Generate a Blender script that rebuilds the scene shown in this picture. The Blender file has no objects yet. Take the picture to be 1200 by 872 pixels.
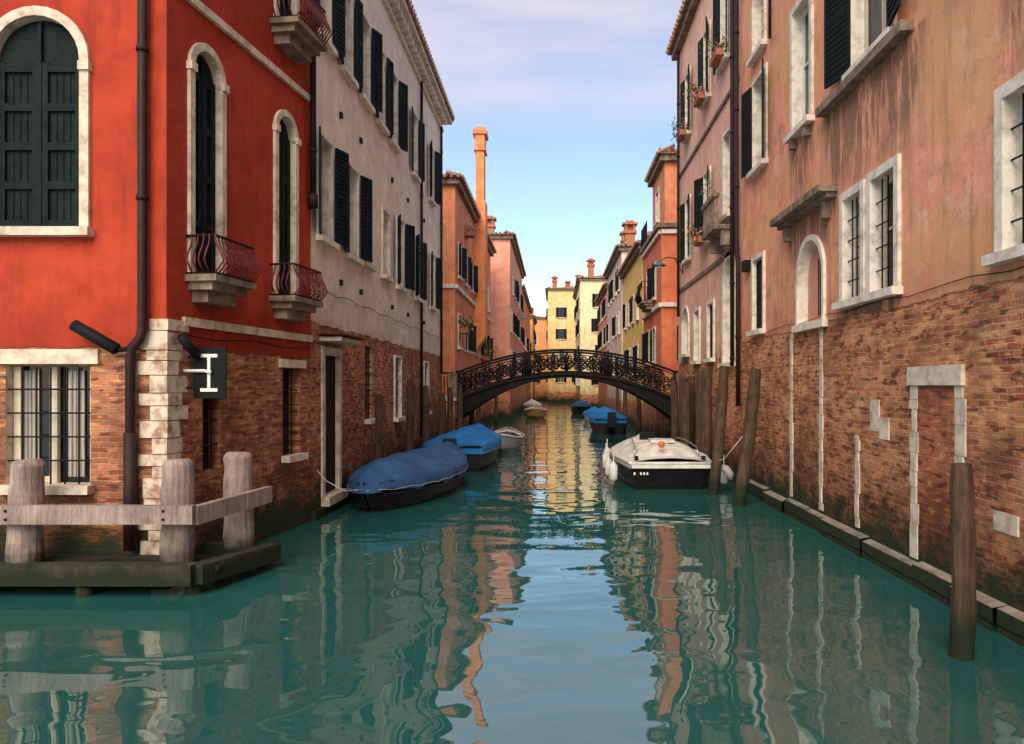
import bpy, math, random
from mathutils import Vector, geometry, noise as mnoise
random.seed(7)
scene=bpy.context.scene
F=870.0;H=2.5   # focal length in survey units and eye height

# ------------------------------------------------------------------ materials
class NT:
    def __init__(s,name):
        s.m=bpy.data.materials.new(name); s.m.use_nodes=True; s.t=s.m.node_tree
        s.t.nodes.clear()
        s.out=s.t.nodes.new('ShaderNodeOutputMaterial')
        s.b=s.t.nodes.new('ShaderNodeBsdfPrincipled')
        s.t.links.new(s.b.outputs[0],s.out.inputs[0])
    def n(s,t,**kw):
        x=s.t.nodes.new(t)
        for k,v in kw.items(): setattr(x,k,v)
        return x
    def set(s,inp,v):
        if isinstance(v,bpy.types.NodeSocket): s.t.links.new(v,inp)
        elif v is not None:
            if inp.type=='RGBA' and len(v)==3: v=(*v,1)
            inp.default_value=v
    def math(s,op,a,b=0.0,clamp=False):
        x=s.n('ShaderNodeMath',operation=op,use_clamp=clamp); s.set(x.inputs[0],a); s.set(x.inputs[1],b); return x.outputs[0]
    def mix(s,f,a,b,mode='MIX'):
        x=s.n('ShaderNodeMixRGB',blend_type=mode); s.set(x.inputs[0],f); s.set(x.inputs[1],a); s.set(x.inputs[2],b); return x.outputs[0]
    def noise(s,vec,scale,detail=4,rough=.55,dist=0):
        x=s.n('ShaderNodeTexNoise'); s.set(x.inputs['Vector'],vec); x.inputs['Scale'].default_value=scale
        x.inputs['Detail'].default_value=detail; x.inputs['Roughness'].default_value=rough; x.inputs['Distortion'].default_value=dist
        return x.outputs[0]
    def map(s,vec,sc,loc=(0,0,0)):
        x=s.n('ShaderNodeMapping'); s.set(x.inputs[0],vec); x.inputs['Scale'].default_value=sc; x.inputs['Location'].default_value=loc; return x.outputs[0]
    def rng(s,v,a,b,c=0.0,d=1.0):
        x=s.n('ShaderNodeMapRange'); x.clamp=True; s.set(x.inputs[0],v)
        for i,q in enumerate((a,b,c,d)): x.inputs[i+1].default_value=q
        return x.outputs[0]
    def bump(s,h,strength,dist):
        x=s.n('ShaderNodeBump'); x.inputs['Strength'].default_value=strength; x.inputs['Distance'].default_value=dist
        s.set(x.inputs['Height'],h); s.t.links.new(x.outputs[0],s.b.inputs['Normal'])
    def fin(s,col,rough=.8,metal=0,spec=None):
        s.set(s.b.inputs['Base Color'],col); s.set(s.b.inputs['Roughness'],rough); s.b.inputs['Metallic'].default_value=metal
        if spec is not None: s.b.inputs['Specular IOR Level'].default_value=spec
        return s.m

def facade(name,pl,pl2,zb,stain=.4,stainc=(.12,.09,.075),amp=.5,b1=(.40,.105,.042),b2=(.70,.28,.12),mortar=(.50,.36,.24),seed=0,streak_z=None,patch=None,lite=False,tan_u=None,low=.66):
    k=NT(name)
    uv=k.n('ShaderNodeUVMap').outputs[0]
    sep=k.n('ShaderNodeSeparateXYZ'); k.set(sep.inputs[0],uv); u,v=sep.outputs[0],sep.outputs[1]
    uvo=k.map(uv,(1,1,1),(seed*13.7,0,seed*3.1))
    mid=k.noise(uvo,2.2,3 if lite else 5,.65); big=k.noise(uvo,.45,2 if lite else 4,.6); fine=mid if lite else k.noise(uvo,22,2,.7)
    col=k.mix(k.rng(big,.35,.68),pl,pl2)
    col=k.mix(1.0,col,k.rng(mid,.25,.75,.74,1.15),'MULTIPLY')
    if patch:
        pn=k.noise(uvo,.75,6,.7)
        if tan_u: pn=k.math('ADD',pn,k.math('MULTIPLY',k.rng(u,tan_u[0],tan_u[1],0,.12),k.rng(v,5.2,7)))
        pm=k.math('MULTIPLY',k.rng(pn,.51,.56),.85)
        col=k.mix(pm,col,patch)
        col=k.mix(k.rng(k.noise(k.map(uvo,(1,1,1),(31,7,2)),1.6,6,.75),.54,.64,0,.5),col,(.34,.16,.095))
        col=k.mix(k.rng(k.noise(k.map(uvo,(1,.7,1),(11,2,7)),1.1,6,.75),.56,.64,0,.5),col,(.86,.55,.40))
    st=k.noise(k.map(uvo,(2.6,.28,1)),1.6,3 if lite else 5,.7)
    sm=k.rng(st,.50,.74)
    if streak_z:
        ww=k.n('ShaderNodeMath',operation='ADD'); ww.inputs[0].default_value=0; ww.inputs[1].default_value=0
        acc=ww.outputs[0]; st2=k.noise(k.map(uvo,(7,.9,1)),1.0,5,.75)
        for (za,zt,ua,ub) in streak_z:
            w=k.math('MULTIPLY',k.rng(v,za,zt),k.rng(v,zt+.03,zt))
            w=k.math('MULTIPLY',w,k.math('MULTIPLY',k.rng(u,ua,ua+.5),k.rng(u,ub,ub-.5)))
            acc=k.math('ADD',acc,w)
        sm=k.math('ADD',k.math('MULTIPLY',sm,.6),k.math('MULTIPLY',acc,k.rng(st2,.40,.56,.15,2.2)),True)
    col=k.mix(k.math('MULTIPLY',sm,stain),col,stainc)
    dz=k.rng(k.math('ADD',v,k.math('MULTIPLY',mid,1.2)),zb+.5,zb+1.7,.45,0)
    col=k.mix(dz,col,k.mix(1.0,col,(.55,.45,.4),'MULTIPLY'))
    br=k.n('ShaderNodeTexBrick')
    if lite: k.set(br.inputs['Vector'],uv)
    else:
        dn=k.n('ShaderNodeTexNoise'); k.set(dn.inputs['Vector'],uvo); dn.inputs['Scale'].default_value=3.5; dn.inputs['Detail'].default_value=1
        off=k.n('ShaderNodeVectorMath',operation='SCALE'); k.set(off.inputs[0],dn.outputs[1]); off.inputs['Scale'].default_value=.05
        ad=k.n('ShaderNodeVectorMath',operation='ADD'); k.set(ad.inputs[0],uv); k.set(ad.inputs[1],off.outputs[0])
        k.set(br.inputs['Vector'],ad.outputs[0])
    k.set(br.inputs['Color1'],b1);k.set(br.inputs['Color2'],b2);k.set(br.inputs['Mortar'],mortar)
    br.inputs['Scale'].default_value=1; br.inputs['Mortar Size'].default_value=.009; br.inputs['Mortar Smooth'].default_value=.4
    br.inputs['Brick Width'].default_value=.25; br.inputs['Row Height'].default_value=.072; br.inputs['Bias'].default_value=-.1
    bc=k.mix(1.0,br.outputs[0],k.rng(mid,.25,.75,.5,1.35),'MULTIPLY')
    if not lite:
        cell=k.noise(k.map(uvo,(4.0,13.8,1)),1.0,1,.5)
        bc=k.mix(k.rng(cell,.60,.66,0,.8),bc,(.10,.032,.022))
        bc=k.mix(k.rng(cell,.40,.33,0,.6),bc,(.76,.38,.17))
        salt=k.rng(k.noise(uvo,1.1,6,.75),.57,.68,0,.5)
        bc=k.mix(salt,bc,(.62,.43,.29))
        bc=k.mix(k.rng(k.noise(k.map(uvo,(1,1,1),(3,17,1)),.7,5,.7,.6),.51,.62,0,.6),bc,(.15,.060,.036))
    if zb<8:
        edge=k.math('MULTIPLY',k.math('SUBTRACT',k.noise(uvo,1.3,3 if lite else 6,.65),.5),amp*2)
        mask=k.math('MULTIPLY',k.math('SUBTRACT',k.math('ADD',edge,zb),v),40,True)
        c=k.mix(mask,col,bc)
    else: mask=1.0; c=bc
    # broad gradient darkens walls towards the canal; then damp and algae at the waterline
    wl=k.math('ADD',v,k.math('MULTIPLY',k.math('SUBTRACT',mid,.5),1.3))
    c=k.mix(1.0,c,k.rng(k.math('ADD',v,k.math('MULTIPLY',big,1.6)),.6,3.6,low,1.0),'MULTIPLY')
    c=k.mix(k.rng(wl,1.4,.5,0,.75),c,k.mix(1.0,c,(.40,.36,.31),'MULTIPLY'))
    c=k.mix(k.rng(wl,.78,.36),c,k.mix(fine,(.008,.014,.007),(.040,.052,.022)))
    hb=k.math('ADD',k.math('MULTIPLY',br.outputs[1],-.8),k.math('MULTIPLY',fine,.8))
    if zb<8:
        hp=k.math('ADD',k.math('ADD',k.math('MULTIPLY',mid,1.2),k.math('MULTIPLY',fine,.25)),1.5)
        hm=k.n('ShaderNodeMix'); k.set(hm.inputs[0],mask); k.set(hm.inputs[2],hp); k.set(hm.inputs[3],hb); hb=hm.outputs[0]
    if not lite: k.bump(hb,.9,.014)
    return k.fin(c,.9,0,.2)

def simple(name,col,col2=None,scale=6,rough=.7,metal=0,bump=.0,stretch=(1,1,1),spec=.3,low=.35,hi=.68):
    k=NT(name); oc=k.n('ShaderNodeTexCoord').outputs['Object']
    nn=k.noise(k.map(oc,stretch),scale,4,.65)
    c=k.mix(k.rng(nn,low,hi),col,col2 or tuple(x*.6 for x in col))
    if bump: k.bump(nn,.6,bump)
    return k.fin(c,rough,metal,spec)

def wood(name,c1,c2,algae=True):
    k=NT(name); oc=k.n('ShaderNodeTexCoord').outputs['Object']
    g=k.noise(k.map(oc,(14,14,1.2)),1.5,6,.7); n2=k.noise(oc,3,5,.6)
    c=k.mix(k.rng(g,.3,.7),c1,c2)
    c=k.mix(1.0,c,k.rng(n2,.25,.75,.5,1.2),'MULTIPLY')
    if algae:
        sep=k.n('ShaderNodeSeparateXYZ'); k.set(sep.inputs[0],oc)
        z=k.math('ADD',sep.outputs[2],k.math('MULTIPLY',n2,.5))
        c=k.mix(k.rng(z,.95,.5),c,(.014,.020,.009))
    k.bump(g,.9,.018)
    return k.fin(c,.85,0,.2)

STONE=simple('istrian_stone',(.66,.56,.44),(.32,.24,.18),4.5,.8,0,.012,low=.42,hi=.72)
QUOIN=simple('quoin_stone',(.60,.50,.39),(.30,.17,.11),5.5,.85,0,.03,low=.46,hi=.64)
STONEW=simple('white_stone_trim',(.76,.68,.58),(.42,.35,.28),5,.75,0,.006,low=.45,hi=.72)
STONED=simple('weathered_stone',(.30,.22,.16),(.09,.065,.05),4,.85,0,.012)
SHUT=simple('dark_green_shutter_paint',(.004,.009,.009),(.011,.019,.017),5,.7,0,.002,spec=.12)
SHUTB=simple('blue_black_shutter_paint',(.004,.008,.012),(.011,.018,.024),5,.7,0,.002,spec=.12)
IRON=simple('wrought_iron',(.005,.005,.005),(.012,.010,.009),8,.6,0,spec=.15)
REDIRON=simple('red_painted_iron',(.16,.018,.016),(.04,.008,.008),6,.6)
PIPE=simple('brown_downpipe_paint',(.030,.013,.011),(.016,.008,.008),4,.6,spec=.2)
GLASS=simple('window_glass',(.008,.010,.011),(.015,.017,.019),2,.06,0,.001,spec=.35)
CREAMW=simple('cream_window_frame',(.60,.53,.42),(.45,.38,.30),5,.6)
CURT=simple('white_curtain',(.46,.42,.36),(.22,.19,.17),4,.9,0,.01,(9,9,.3))
DOORW=wood('old_door_wood',(.008,.007,.006),(.022,.017,.014),False)
POLEW=wood('mooring_pole_wood',(.038,.022,.014),(.13,.078,.048))
JETW=wood('jetty_grey_wood',(.18,.13,.11),(.42,.33,.29))
JETD=wood('jetty_dark_wood',(.055,.040,.033),(.16,.12,.10))
BLACKP=simple('black_sign_paint',(.005,.006,.007),(.010,.011,.013),4,.6,spec=.12)
WHITEP=simple('white_paint',(.75,.74,.71),(.6,.58,.55),4,.5)
PAVE=simple('pavement_stone',(.30,.28,.25),(.2,.18,.16),2,.85)
LEAF=simple('leaves',(.04,.09,.02),(.08,.13,.035),9,.7)
FLOWER=simple('flower_petals',(.6,.10,.09),(.7,.30,.25),9,.7)
TERRA=simple('terracotta',(.44,.16,.08),(.3,.11,.06),6,.8)
ORNG=simple('chimney_orange_plaster',(.80,.30,.11),(.58,.18,.08),1.5,.85,0,.01)
def tile():
    k=NT('roof_tiles'); oc=k.n('ShaderNodeTexCoord').outputs['Object']
    w=k.n('ShaderNodeTexWave'); k.set(w.inputs[0],oc); w.bands_direction='DIAGONAL'; w.inputs['Scale'].default_value=1.2; w.inputs['Distortion'].default_value=1.0
    c=k.mix(w.outputs[1],(.16,.075,.05),(.46,.22,.13)); c=k.mix(k.rng(k.noise(oc,3,4),.4,.65),c,(.30,.20,.14))
    k.bump(w.outputs[1],.8,.05); return k.fin(c,.9)
TILE=tile()

# ------------------------------------------------------------------ mesh builder
class MB:
    def __init__(s): s.v=[];s.f=[];s.uv=[]
    def poly(s,pts,uvs=None):
        i=len(s.v); s.v+= [tuple(p) for p in pts]; s.f.append(tuple(range(i,i+len(pts)))); s.uv.append(uvs or [(p[0]+p[1],p[2]) for p in pts])
    def obox(s,o,u,v,w):
        if u.cross(v).dot(w)<0: u,v=v,u
        p=[o,o+u,o+u+v,o+v,o+w,o+u+w,o+u+v+w,o+v+w]
        for q in ((3,2,1,0),(4,5,6,7),(0,1,5,4),(1,2,6,5),(2,3,7,6),(3,0,4,7)): s.poly([p[i] for i in q])
    def box(s,x0,x1,y0,y1,z0,z1): s.obox(Vector((x0,y0,z0)),Vector((x1-x0,0,0)),Vector((0,y1-y0,0)),Vector((0,0,z1-z0)))
    def tube(s,pts,r,n=6,caps=True):
        pts=[Vector(p) for p in pts]; rs=r if isinstance(r,(list,tuple)) else [r]*len(pts)
        t=(pts[1]-pts[0]).normalized(); a=Vector((0,0,1)) if abs(t.z)<.9 else Vector((1,0,0))
        u=t.cross(a).normalized(); base=len(s.v)
        for i,p in enumerate(pts):
            t=(pts[min(i+1,len(pts)-1)]-pts[max(i-1,0)]).normalized()
            u=(u-t*u.dot(t)); u=u.normalized() if u.length>1e-6 else t.orthogonal().normalized(); w=t.cross(u)
            for j in range(n):
                an=2*math.pi*j/n; s.v.append(tuple(p+(u*math.cos(an)+w*math.sin(an))*rs[i]))
        for i in range(len(pts)-1):
            for j in range(n):
                a0=base+i*n+j; a1=base+i*n+(j+1)%n
                s.f.append((a0,a1,a1+n,a0+n)); s.uv.append([(0,0)]*4)
        if caps:
            s.f.append(tuple(base+j for j in range(n))[::-1]); s.uv.append([(0,0)]*n)
            s.f.append(tuple(base+(len(pts)-1)*n+j for j in range(n))); s.uv.append([(0,0)]*n)
    def grid(s,rows,close=False):
        base=len(s.v); m=len(rows[0])
        for r in rows: s.v+=[tuple(p) for p in r]
        for i in range(len(rows)-1):
            for j in range(m-1): 
                a=base+i*m+j; s.f.append((a,a+1,a+m+1,a+m)); s.uv.append([(0,0)]*4)
def make(name,mb,mat,parent=None,bevel=0,smooth=False):
    me=bpy.data.meshes.new(name); me.from_pydata(mb.v,[],mb.f); 
    uvl=me.uv_layers.new(name='UVMap')
    flat=[c for uvs in mb.uv for q in uvs for c in q]
    if len(flat)==len(uvl.data)*2: uvl.data.foreach_set('uv',flat)
    me.materials.append(mat); me.validate(); me.update()
    o=bpy.data.objects.new(name,me); scene.collection.objects.link(o)
    if parent: o.parent=parent
    if smooth:
        for p in me.polygons: p.use_smooth=True
    if bevel:
        md=o.modifiers.new('Bevel','BEVEL'); md.width=bevel; md.segments=2; md.limit_method='ANGLE'
    return o
class Grp:
    def __init__(s,name):
        s.e=bpy.data.objects.new(name,None); scene.collection.objects.link(s.e); s.p={}
    def mb(s,part,mat,bevel=0,smooth=False):
        if part not in s.p: s.p[part]=(MB(),mat,bevel,smooth)
        return s.p[part][0]
    def fin(s):
        for k,(m,mat,bv,sm) in s.p.items():
            if m.f: make(k,m,mat,s.e,bv,sm)
class WF:
    """wall frame: p0 left / p1 right as seen from outside"""
    def __init__(s,p0,p1):
        s.o=Vector((p0[0],p0[1],0)); d=Vector((p1[0]-p0[0],p1[1]-p0[1],0)); s.L=d.length; s.x=d.normalized(); s.n=Vector((s.x.y,-s.x.x,0)); s.holes=[]
    def P(s,a,z,d=0): return s.o+s.x*a+Vector((0,0,z))+s.n*d
    def box(s,mb,a0,a1,z0,z1,d0,d1): mb.obox(s.P(a0,z0,d0),s.x*(a1-a0),Vector((0,0,z1-z0)),s.n*(d1-d0))
    def Y(s,y): return (y-s.o.y)/s.x.y
def loop(s0,s1,z0,z1,arch,seg=14):
    if not arch: return [(s0,z0),(s1,z0),(s1,z1),(s0,z1)]
    r=(s1-s0)/2; rz=r*arch; c=(s0+s1)/2; zs=z1-rz
    return [(s0,z0),(s1,z0)]+[(c+r*math.cos(math.pi*i/seg),zs+rz*math.sin(math.pi*i/seg)) for i in range(seg+1)]
def inside(p,poly):
    c=False;n=len(poly)
    for i in range(n):
        a=poly[i];b=poly[i-1]
        if (a[1]>p[1])!=(b[1]>p[1]) and p[0]<(b[0]-a[0])*(p[1]-a[1])/(b[1]-a[1])+a[0]: c=not c
    return c
def wall(g,w,z0,z1,mat,part='wall'):
    vs=[Vector(q) for q in ((0,z0),(w.L,z0),(w.L,z1),(0,z1))]; es=[(0,1),(1,2),(2,3),(3,0)]
    for h in w.holes:
        b=len(vs); vs+=[Vector(q) for q in h]; es+=[(b+i,b+(i+1)%len(h)) for i in range(len(h))]
    ov,_,of,_,_,_=geometry.delaunay_2d_cdt(vs,es,[],0,1e-5)
    mb=g.mb(part,mat)
    for f in of:
        c=sum((ov[i] for i in f),Vector((0,0)))/len(f)
        if any(inside(c,h) for h in w.holes): continue
        q=[ov[i] for i in f]
        if (q[1]-q[0]).cross(q[2]-q[0])<0: q=q[::-1]
        mb.poly([w.P(a.x,a.y) for a in q],[(a.x,a.y) for a in q])
def shutter(mb,w,hs,hd,sd,ang,wd,z0,z1,slats=True):
    ca,sa=math.cos(ang),math.sin(ang)
    u=(w.x*sd*ca+w.n*sa).normalized(); t=u.cross(Vector((0,0,1))).normalized()*.035
    o=w.P(hs,z0,hd)
    mb.obox(o,u*.06,Vector((0,0,z1-z0)),t); mb.obox(o+u*(wd-.06),u*.06,Vector((0,0,z1-z0)),t)
    for zz in (0,(z1-z0)/2-.04,z1-z0-.08): mb.obox(o+u*.06+Vector((0,0,zz)),u*(wd-.12),Vector((0,0,.08)),t)
    mb.obox(o+u*.05+t*.35,u*(wd-.1),Vector((0,0,z1-z0)),t*.2)
    if slats:
        n=int((z1-z0)/.09)
        for i in range(n): mb.obox(o+u*.055+t*.1+Vector((0,0,.05+i*.09)),u*(wd-.11),Vector((0,0,.035)),t*.95)
def window(g,w,s0,s1,z0,z1,arch=0,frame=.1,shut=None,sill=True,grate=False,depth=.2,stone=None,shm=None,glass=None,revmat=None,timber=CREAMW,slats=False,sa=None,cross=True,proud=.05):
    stone=stone or STONEW; shm=shm or SHUT
    lp=loop(s0,s1,z0,z1,arch); w.holes.append(lp)
    tr=g.mb('stone_trim_'+stone.name,stone,.008)
    rv=g.mb('reveals',revmat) if revmat else g.mb('reveals_'+stone.name,stone)
    for i in range(len(lp)):
        a=lp[i];b=lp[(i+1)%len(lp)]
        rv.poly([w.P(*a,0),w.P(*b,0),w.P(*b,-depth),w.P(*a,-depth)],[a,b,b,a])
    g.mb('window_panes_'+(glass or GLASS).name,glass or GLASS).poly([w.P(a,z,-depth) for a,z in lp])
    if frame:
        op=loop(s0-frame,s1+frame,z0,z1+frame,arch*((s1-s0)/2*arch+frame)/((s1-s0)/2+frame)/arch if arch else 0)
        if arch:
            inn=lp[1:]+[lp[0]]; out=op[1:]+[op[0]]
        else:
            inn=[lp[1],lp[2],lp[3],lp[0]]; out=[op[1],op[2],op[3],op[0]]
        for i in range(len(inn)-1):
            a,b,c,d=inn[i],inn[i+1],out[i+1],out[i]
            tr.poly([w.P(*d,proud),w.P(*c,proud),w.P(*b,proud),w.P(*a,proud)])
            tr.poly([w.P(*d,0),w.P(*c,0),w.P(*c,proud),w.P(*d,proud)])
            tr.poly([w.P(*a,proud),w.P(*b,proud),w.P(*b,0),w.P(*a,0)])
    if sill: w.box(tr,s0-frame-.05,s1+frame+.05,z0-.11,z0,-.02,.15)
    if cross:
        tm=g.mb('window_timber_'+timber.name,timber); zt=z1-(s1-s0)/2*arch
        w.box(tm,s0,s0+.05,z0,zt,-depth+.003,-depth+.05); w.box(tm,s1-.05,s1,z0,zt,-depth+.003,-depth+.05)
        c=(s0+s1)/2; w.box(tm,c-.035,c+.035,z0,z1-.04,-depth+.003,-depth+.06)
        w.box(tm,s0+.05,s1-.05,z0,z0+.06,-depth+.003,-depth+.045); w.box(tm,s0+.05,s1-.05,zt-.06,zt,-depth+.003,-depth+.045)
        m=z0+(zt-z0)*.55; w.box(tm,s0+.05,s1-.05,m,m+.035,-depth+.003,-depth+.04)
    if grate:
        ir=g.mb('iron_grille',IRON); n=max(3,int((s1-s0)/.16))
        for i in range(1,n): 
            a=s0+(s1-s0)*i/n; ir.tube([w.P(a,z0,-.05),w.P(a,z1-.02,-.05)],.012,5)
        m=max(3,int((z1-z0)/.3))
        for i in range(1,m):
            z=z0+(z1-z0)*i/m; ir.tube([w.P(s0,z,-.045),w.P(s1,z,-.045)],.012,5)
    sm=g.mb('shutters_'+shm.name,shm)
    wd=(s1-s0)/2
    if shut=='open':
        a1=math.radians(random.uniform(5,28)) if sa is None else sa; a2=math.radians(random.uniform(5,28)) if sa is None else sa
        shutter(sm,w,s0-.01,proud+.03,-1,a1,wd,z0+.02,z1-.02,slats); shutter(sm,w,s1+.01,proud+.03,1,a2,wd,z0+.02,z1-.02,slats)
    elif shut=='closed':
        if arch:
            sm.poly([w.P(a,z,-.09) for a,z in loop(s0+.01,s1-.01,z0+.01,z1-.01,arch)])
            c=(s0+s1)/2; zt=z1-(s1-s0)/2*arch
            for (a,b) in ((s0+.02,c-.012),(c+.012,s1-.02)):
                w.box(sm,a,a+.09,z0+.02,zt,-.088,-.05); w.box(sm,b-.09,b,z0+.02,zt,-.088,-.05)
                nn=4
                for i in range(nn+1):
                    z=z0+.02+(zt-z0-.14)*i/nn; w.box(sm,a+.09,b-.09,z,z+.1,-.088,-.052)
                np_=4
                for i in range(1,np_): 
                    q=a+.09+(b-a-.18)*i/np_; w.box(sm,q-.006,q+.006,z0+.1,zt,-.0885,-.078)
            w.box(sm,c-.02,c+.02,z0+.02,z1-.05,-.087,-.04)
        else:
            shutter(sm,w,s0+.01,-.08,1,0,wd-.015,z0+.02,z1-.02,slats); shutter(sm,w,s1-.01,-.08,-1,0,wd-.015,z0+.02,z1-.02,slats)
def pipe(g,pts,r=.055,mat=None,n=10,rings=True):
    m=g.mb('downpipe',mat or PIPE,0,True); m.tube(pts,r,n)
    if rings:
        for a,b in zip(pts[:-1],pts[1:]):
            a=Vector(a);b=Vector(b); L=(b-a).length
            for i in range(1,int(L/1.9)+1):
                p=a+(b-a)*(i*1.9/L); d=(b-a).normalized(); m.tube([p-d*.03,p+d*.03],r*1.28,n)
def balcony(g,w,s0,s1,z,dep=.45,rail=.5,barmat=None):
    st=g.mb('balcony_slab',STONED,.015)
    w.box(st,s0,s1,z-.09,z,0,dep); w.box(st,s0+.07,s1-.07,z-.2,-.09+z-.002,0,dep-.1); w.box(st,s0+.16,s1-.16,z-.36,z-.202,0,dep-.22)
    rl=g.mb('balcony_rail',IRON,0,True); bars=g.mb('balcony_bars',barmat or IRON,0,True)
    e=.03
    def bar(a,d,ad,nn):
        pts=[]
        for t,b in ((0,0),(.12,.05),(.3,.12),(.5,.085),(.7,.025),(.85,.0),(1,0)):
            pts.append(w.P(a,z+.02+rail*t,d)+nn*b)
        bars.tube(pts,.013,5)
    for zz in (.02,rail):
        rl.tube([w.P(s0+e,z+zz,0),w.P(s0+e,z+zz,dep-e),w.P(s1-e,z+zz,dep-e),w.P(s1-e,z+zz,0)],.018 if zz>.1 else .012,6)
    n=int((s1-s0)/.085)
    for i in range(n+1): bar(s0+e+(s1-s0-2*e)*i/n,dep-e,0,w.n)
    for i in range(1,5):
        d=(dep-e)*i/5; bar(s0+e,d,0,-w.x); bar(s1-e,d,0,w.x)
def foliage(g,c,r,n=120,fl=.2):
    lf=g.mb('leaves',LEAF); fm=g.mb('flowers',FLOWER); c=Vector(c)
    for i in range(n):
        p=Vector((random.gauss(0,1),random.gauss(0,1),random.gauss(0,.8)))*r*.45+c
        a=Vector((random.uniform(-1,1),random.uniform(-1,1),random.uniform(-1,1))).normalized(); b=a.orthogonal().normalized(); s=r*.16
        (fm if random.random()<fl else lf).poly([p-a*s,p+b*s*.5,p+a*s,p-b*s*.5])
def roof(g,x0,x1,y0,y1,z,rise=1.6,ov=.35):
    m=g.mb('roof',TILE); X0,X1,Y0,Y1=x0-ov,x1+ov,y0-ov,y1+ov
    hw=min(X1-X0,Y1-Y0)/2
    if X1-X0>Y1-Y0: a=Vector((X0+hw,(Y0+Y1)/2,z+rise)); b=Vector((X1-hw,(Y0+Y1)/2,z+rise))
    else: a=Vector(((X0+X1)/2,Y0+hw,z+rise)); b=Vector(((X0+X1)/2,Y1-hw,z+rise))
    c=[Vector((X0,Y0,z)),Vector((X1,Y0,z)),Vector((X1,Y1,z)),Vector((X0,Y1,z))]
    if X1-X0>Y1-Y0: fs=[[c[0],c[1],b,a],[c[1],c[2],b],[c[2],c[3],a,b],[c[3],c[0],a]]
    else: fs=[[c[0],c[1],a],[c[1],c[2],b,a],[c[2],c[3],b],[c[3],c[0],a,b]]
    for f in fs: m.poly(f)
    for (p,q) in ((c[0],c[1]),(c[3],c[0]),(c[1],c[2])):
        n=int((q-p).length/.3); inw=(Vector(((X0+X1)/2,(Y0+Y1)/2,0))-Vector(((p.x+q.x)/2,(p.y+q.y)/2,0))).normalized()*.7
        if n<70:
            for i in range(n):
                a0=p+(q-p)*((i+.5)/n); m.tube([a0-inw*.1+Vector((0,0,.02)),a0+inw+Vector((0,0,.06+rise/hw*.7))],.085,5)
    m.poly([p-Vector((0,0,.02)) for p in c][::-1])
    e=g.mb('eaves',STONED,.01); e.box(x0-.22,x1+.22,y0-.22,y1+.22,z-.28,z-.03)
def chimney(g,x,y,z0,z1,w=.6,mat=None):
    m=g.mb('chimney_stack',mat or TERRA,.02); h=w/2
    m.box(x-h,x+h,y-h,y+h,z0,z1-.9); m.box(x-h-.1,x+h+.1,y-h-.1,y+h+.1,z1-.898,z1-.7)
    for dx,dy in ((-1,-1),(1,-1),(1,1),(-1,1)):
        m.box(x+dx*h*.8-.09,x+dx*h*.8+.09,y+dy*h*.8-.09,y+dy*h*.8+.09,z1-.698,z1-.3)
    m.box(x-h*.5,x+h*.5,y-h*.5,y+h*.5,z1-.697,z1-.305)
    m.box(x-h-.16,x+h+.16,y-h-.16,y+h+.16,z1-.298,z1-.16)
    m.box(x-h*.8,x+h*.8,y-h*.8,y+h*.8,z1-.158,z1)

# ------------------------------------------------------------------ RED HOUSE
RED=facade('red_stucco_over_brick',(.47,.058,.025),(.32,.034,.018),3.0,.5,(.11,.020,.016),.12,seed=1,b1=(.28,.072,.033),b2=(.54,.20,.09),mortar=(.38,.27,.19))
g=Grp('red_house')
wf=WF((-16,9.6),(-5.02,9.6)); ws=WF((-5.02,9.6),(-4.5,13.7))
X=lambda x:x+16
window(g,wf,X(-7.26),X(-6.12),4.53,7.27,1,.12,'closed',stone=STONE,cross=False,depth=.25)
window(g,wf,X(-10.6),X(-9.46),4.53,7.27,1,.12,'closed',stone=STONE,cross=False,depth=.25)
window(g,wf,X(-7.1),X(-6.0),1.22,2.76,0,0,None,stone=STONE,grate=True,depth=.22,cross=False)
cm=g.mb('curtains',CURT)
for a,b in ((-7.0,-6.8),(-6.42,-6.2)):
    for i in range(8):
        q=a+(b-a)*i/8; wf.box(cm,X(q),X(q+(b-a)/8),1.3,2.7,-.212,-.20+.012*(i%2))
tm=g.mb('window_timber',CREAMW)
for a,b in ((-7.09,-7.0),(-6.62,-6.52),(-6.09,-6.01)): wf.box(tm,X(a),X(b),1.22,2.75,-.195,-.13)
wf.box(tm,X(-7.0),X(-6.62),1.23,1.31,-.196,-.14)
tr=g.mb('stone_trim_istrian_stone',STONE,.008)
wf.box(tr,X(-7.6),X(-5.88),2.78,2.97,-.01,.05)
ys=lambda y:ws.Y(y)
window(g,ws,ys(10.14),ys(10.78),4.02,7.18,1,.11,'closed',stone=STONE,sill=False,cross=False,depth=.3)
window(g,ws,ys(12.43),ys(13.03),4.02,7.10,1,.11,'closed',stone=STONE,sill=False,cross=False,depth=.3)
for (w_,a,b,zz,wd) in ((ws,ys(10.14),ys(10.78),6.84,.13),(ws,ys(12.43),ys(13.03),6.8,.13),(wf,X(-7.26),X(-6.12),6.62,.14)):
    w_.box(tr,a-wd,a+.0,zz-.06,zz+.05,-.03,.085); w_.box(tr,b,b+wd,zz-.06,zz+.05,-.03,.085)
window(g,ws,ys(12.45),ys(13.05),8.62,11.4,1,.11,'closed',stone=STONE,sill=False,cross=False,depth=.3)
window(g,ws,ys(10.15),ys(10.75),8.62,11.4,1,.11,'closed',stone=STONE,sill=False,cross=False,depth=.3)
window(g,ws,ys(10.38),ys(10.8),1.3,2.35,0,0,None,grate=True,sill=False,depth=.18,revmat=RED,cross=False)
window(g,ws,ys(12.65),ys(13.25),1.3,2.8,0,.0,None,sill=True,depth=.2,revmat=RED,stone=STONE,grate=True,cross=False)
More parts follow.
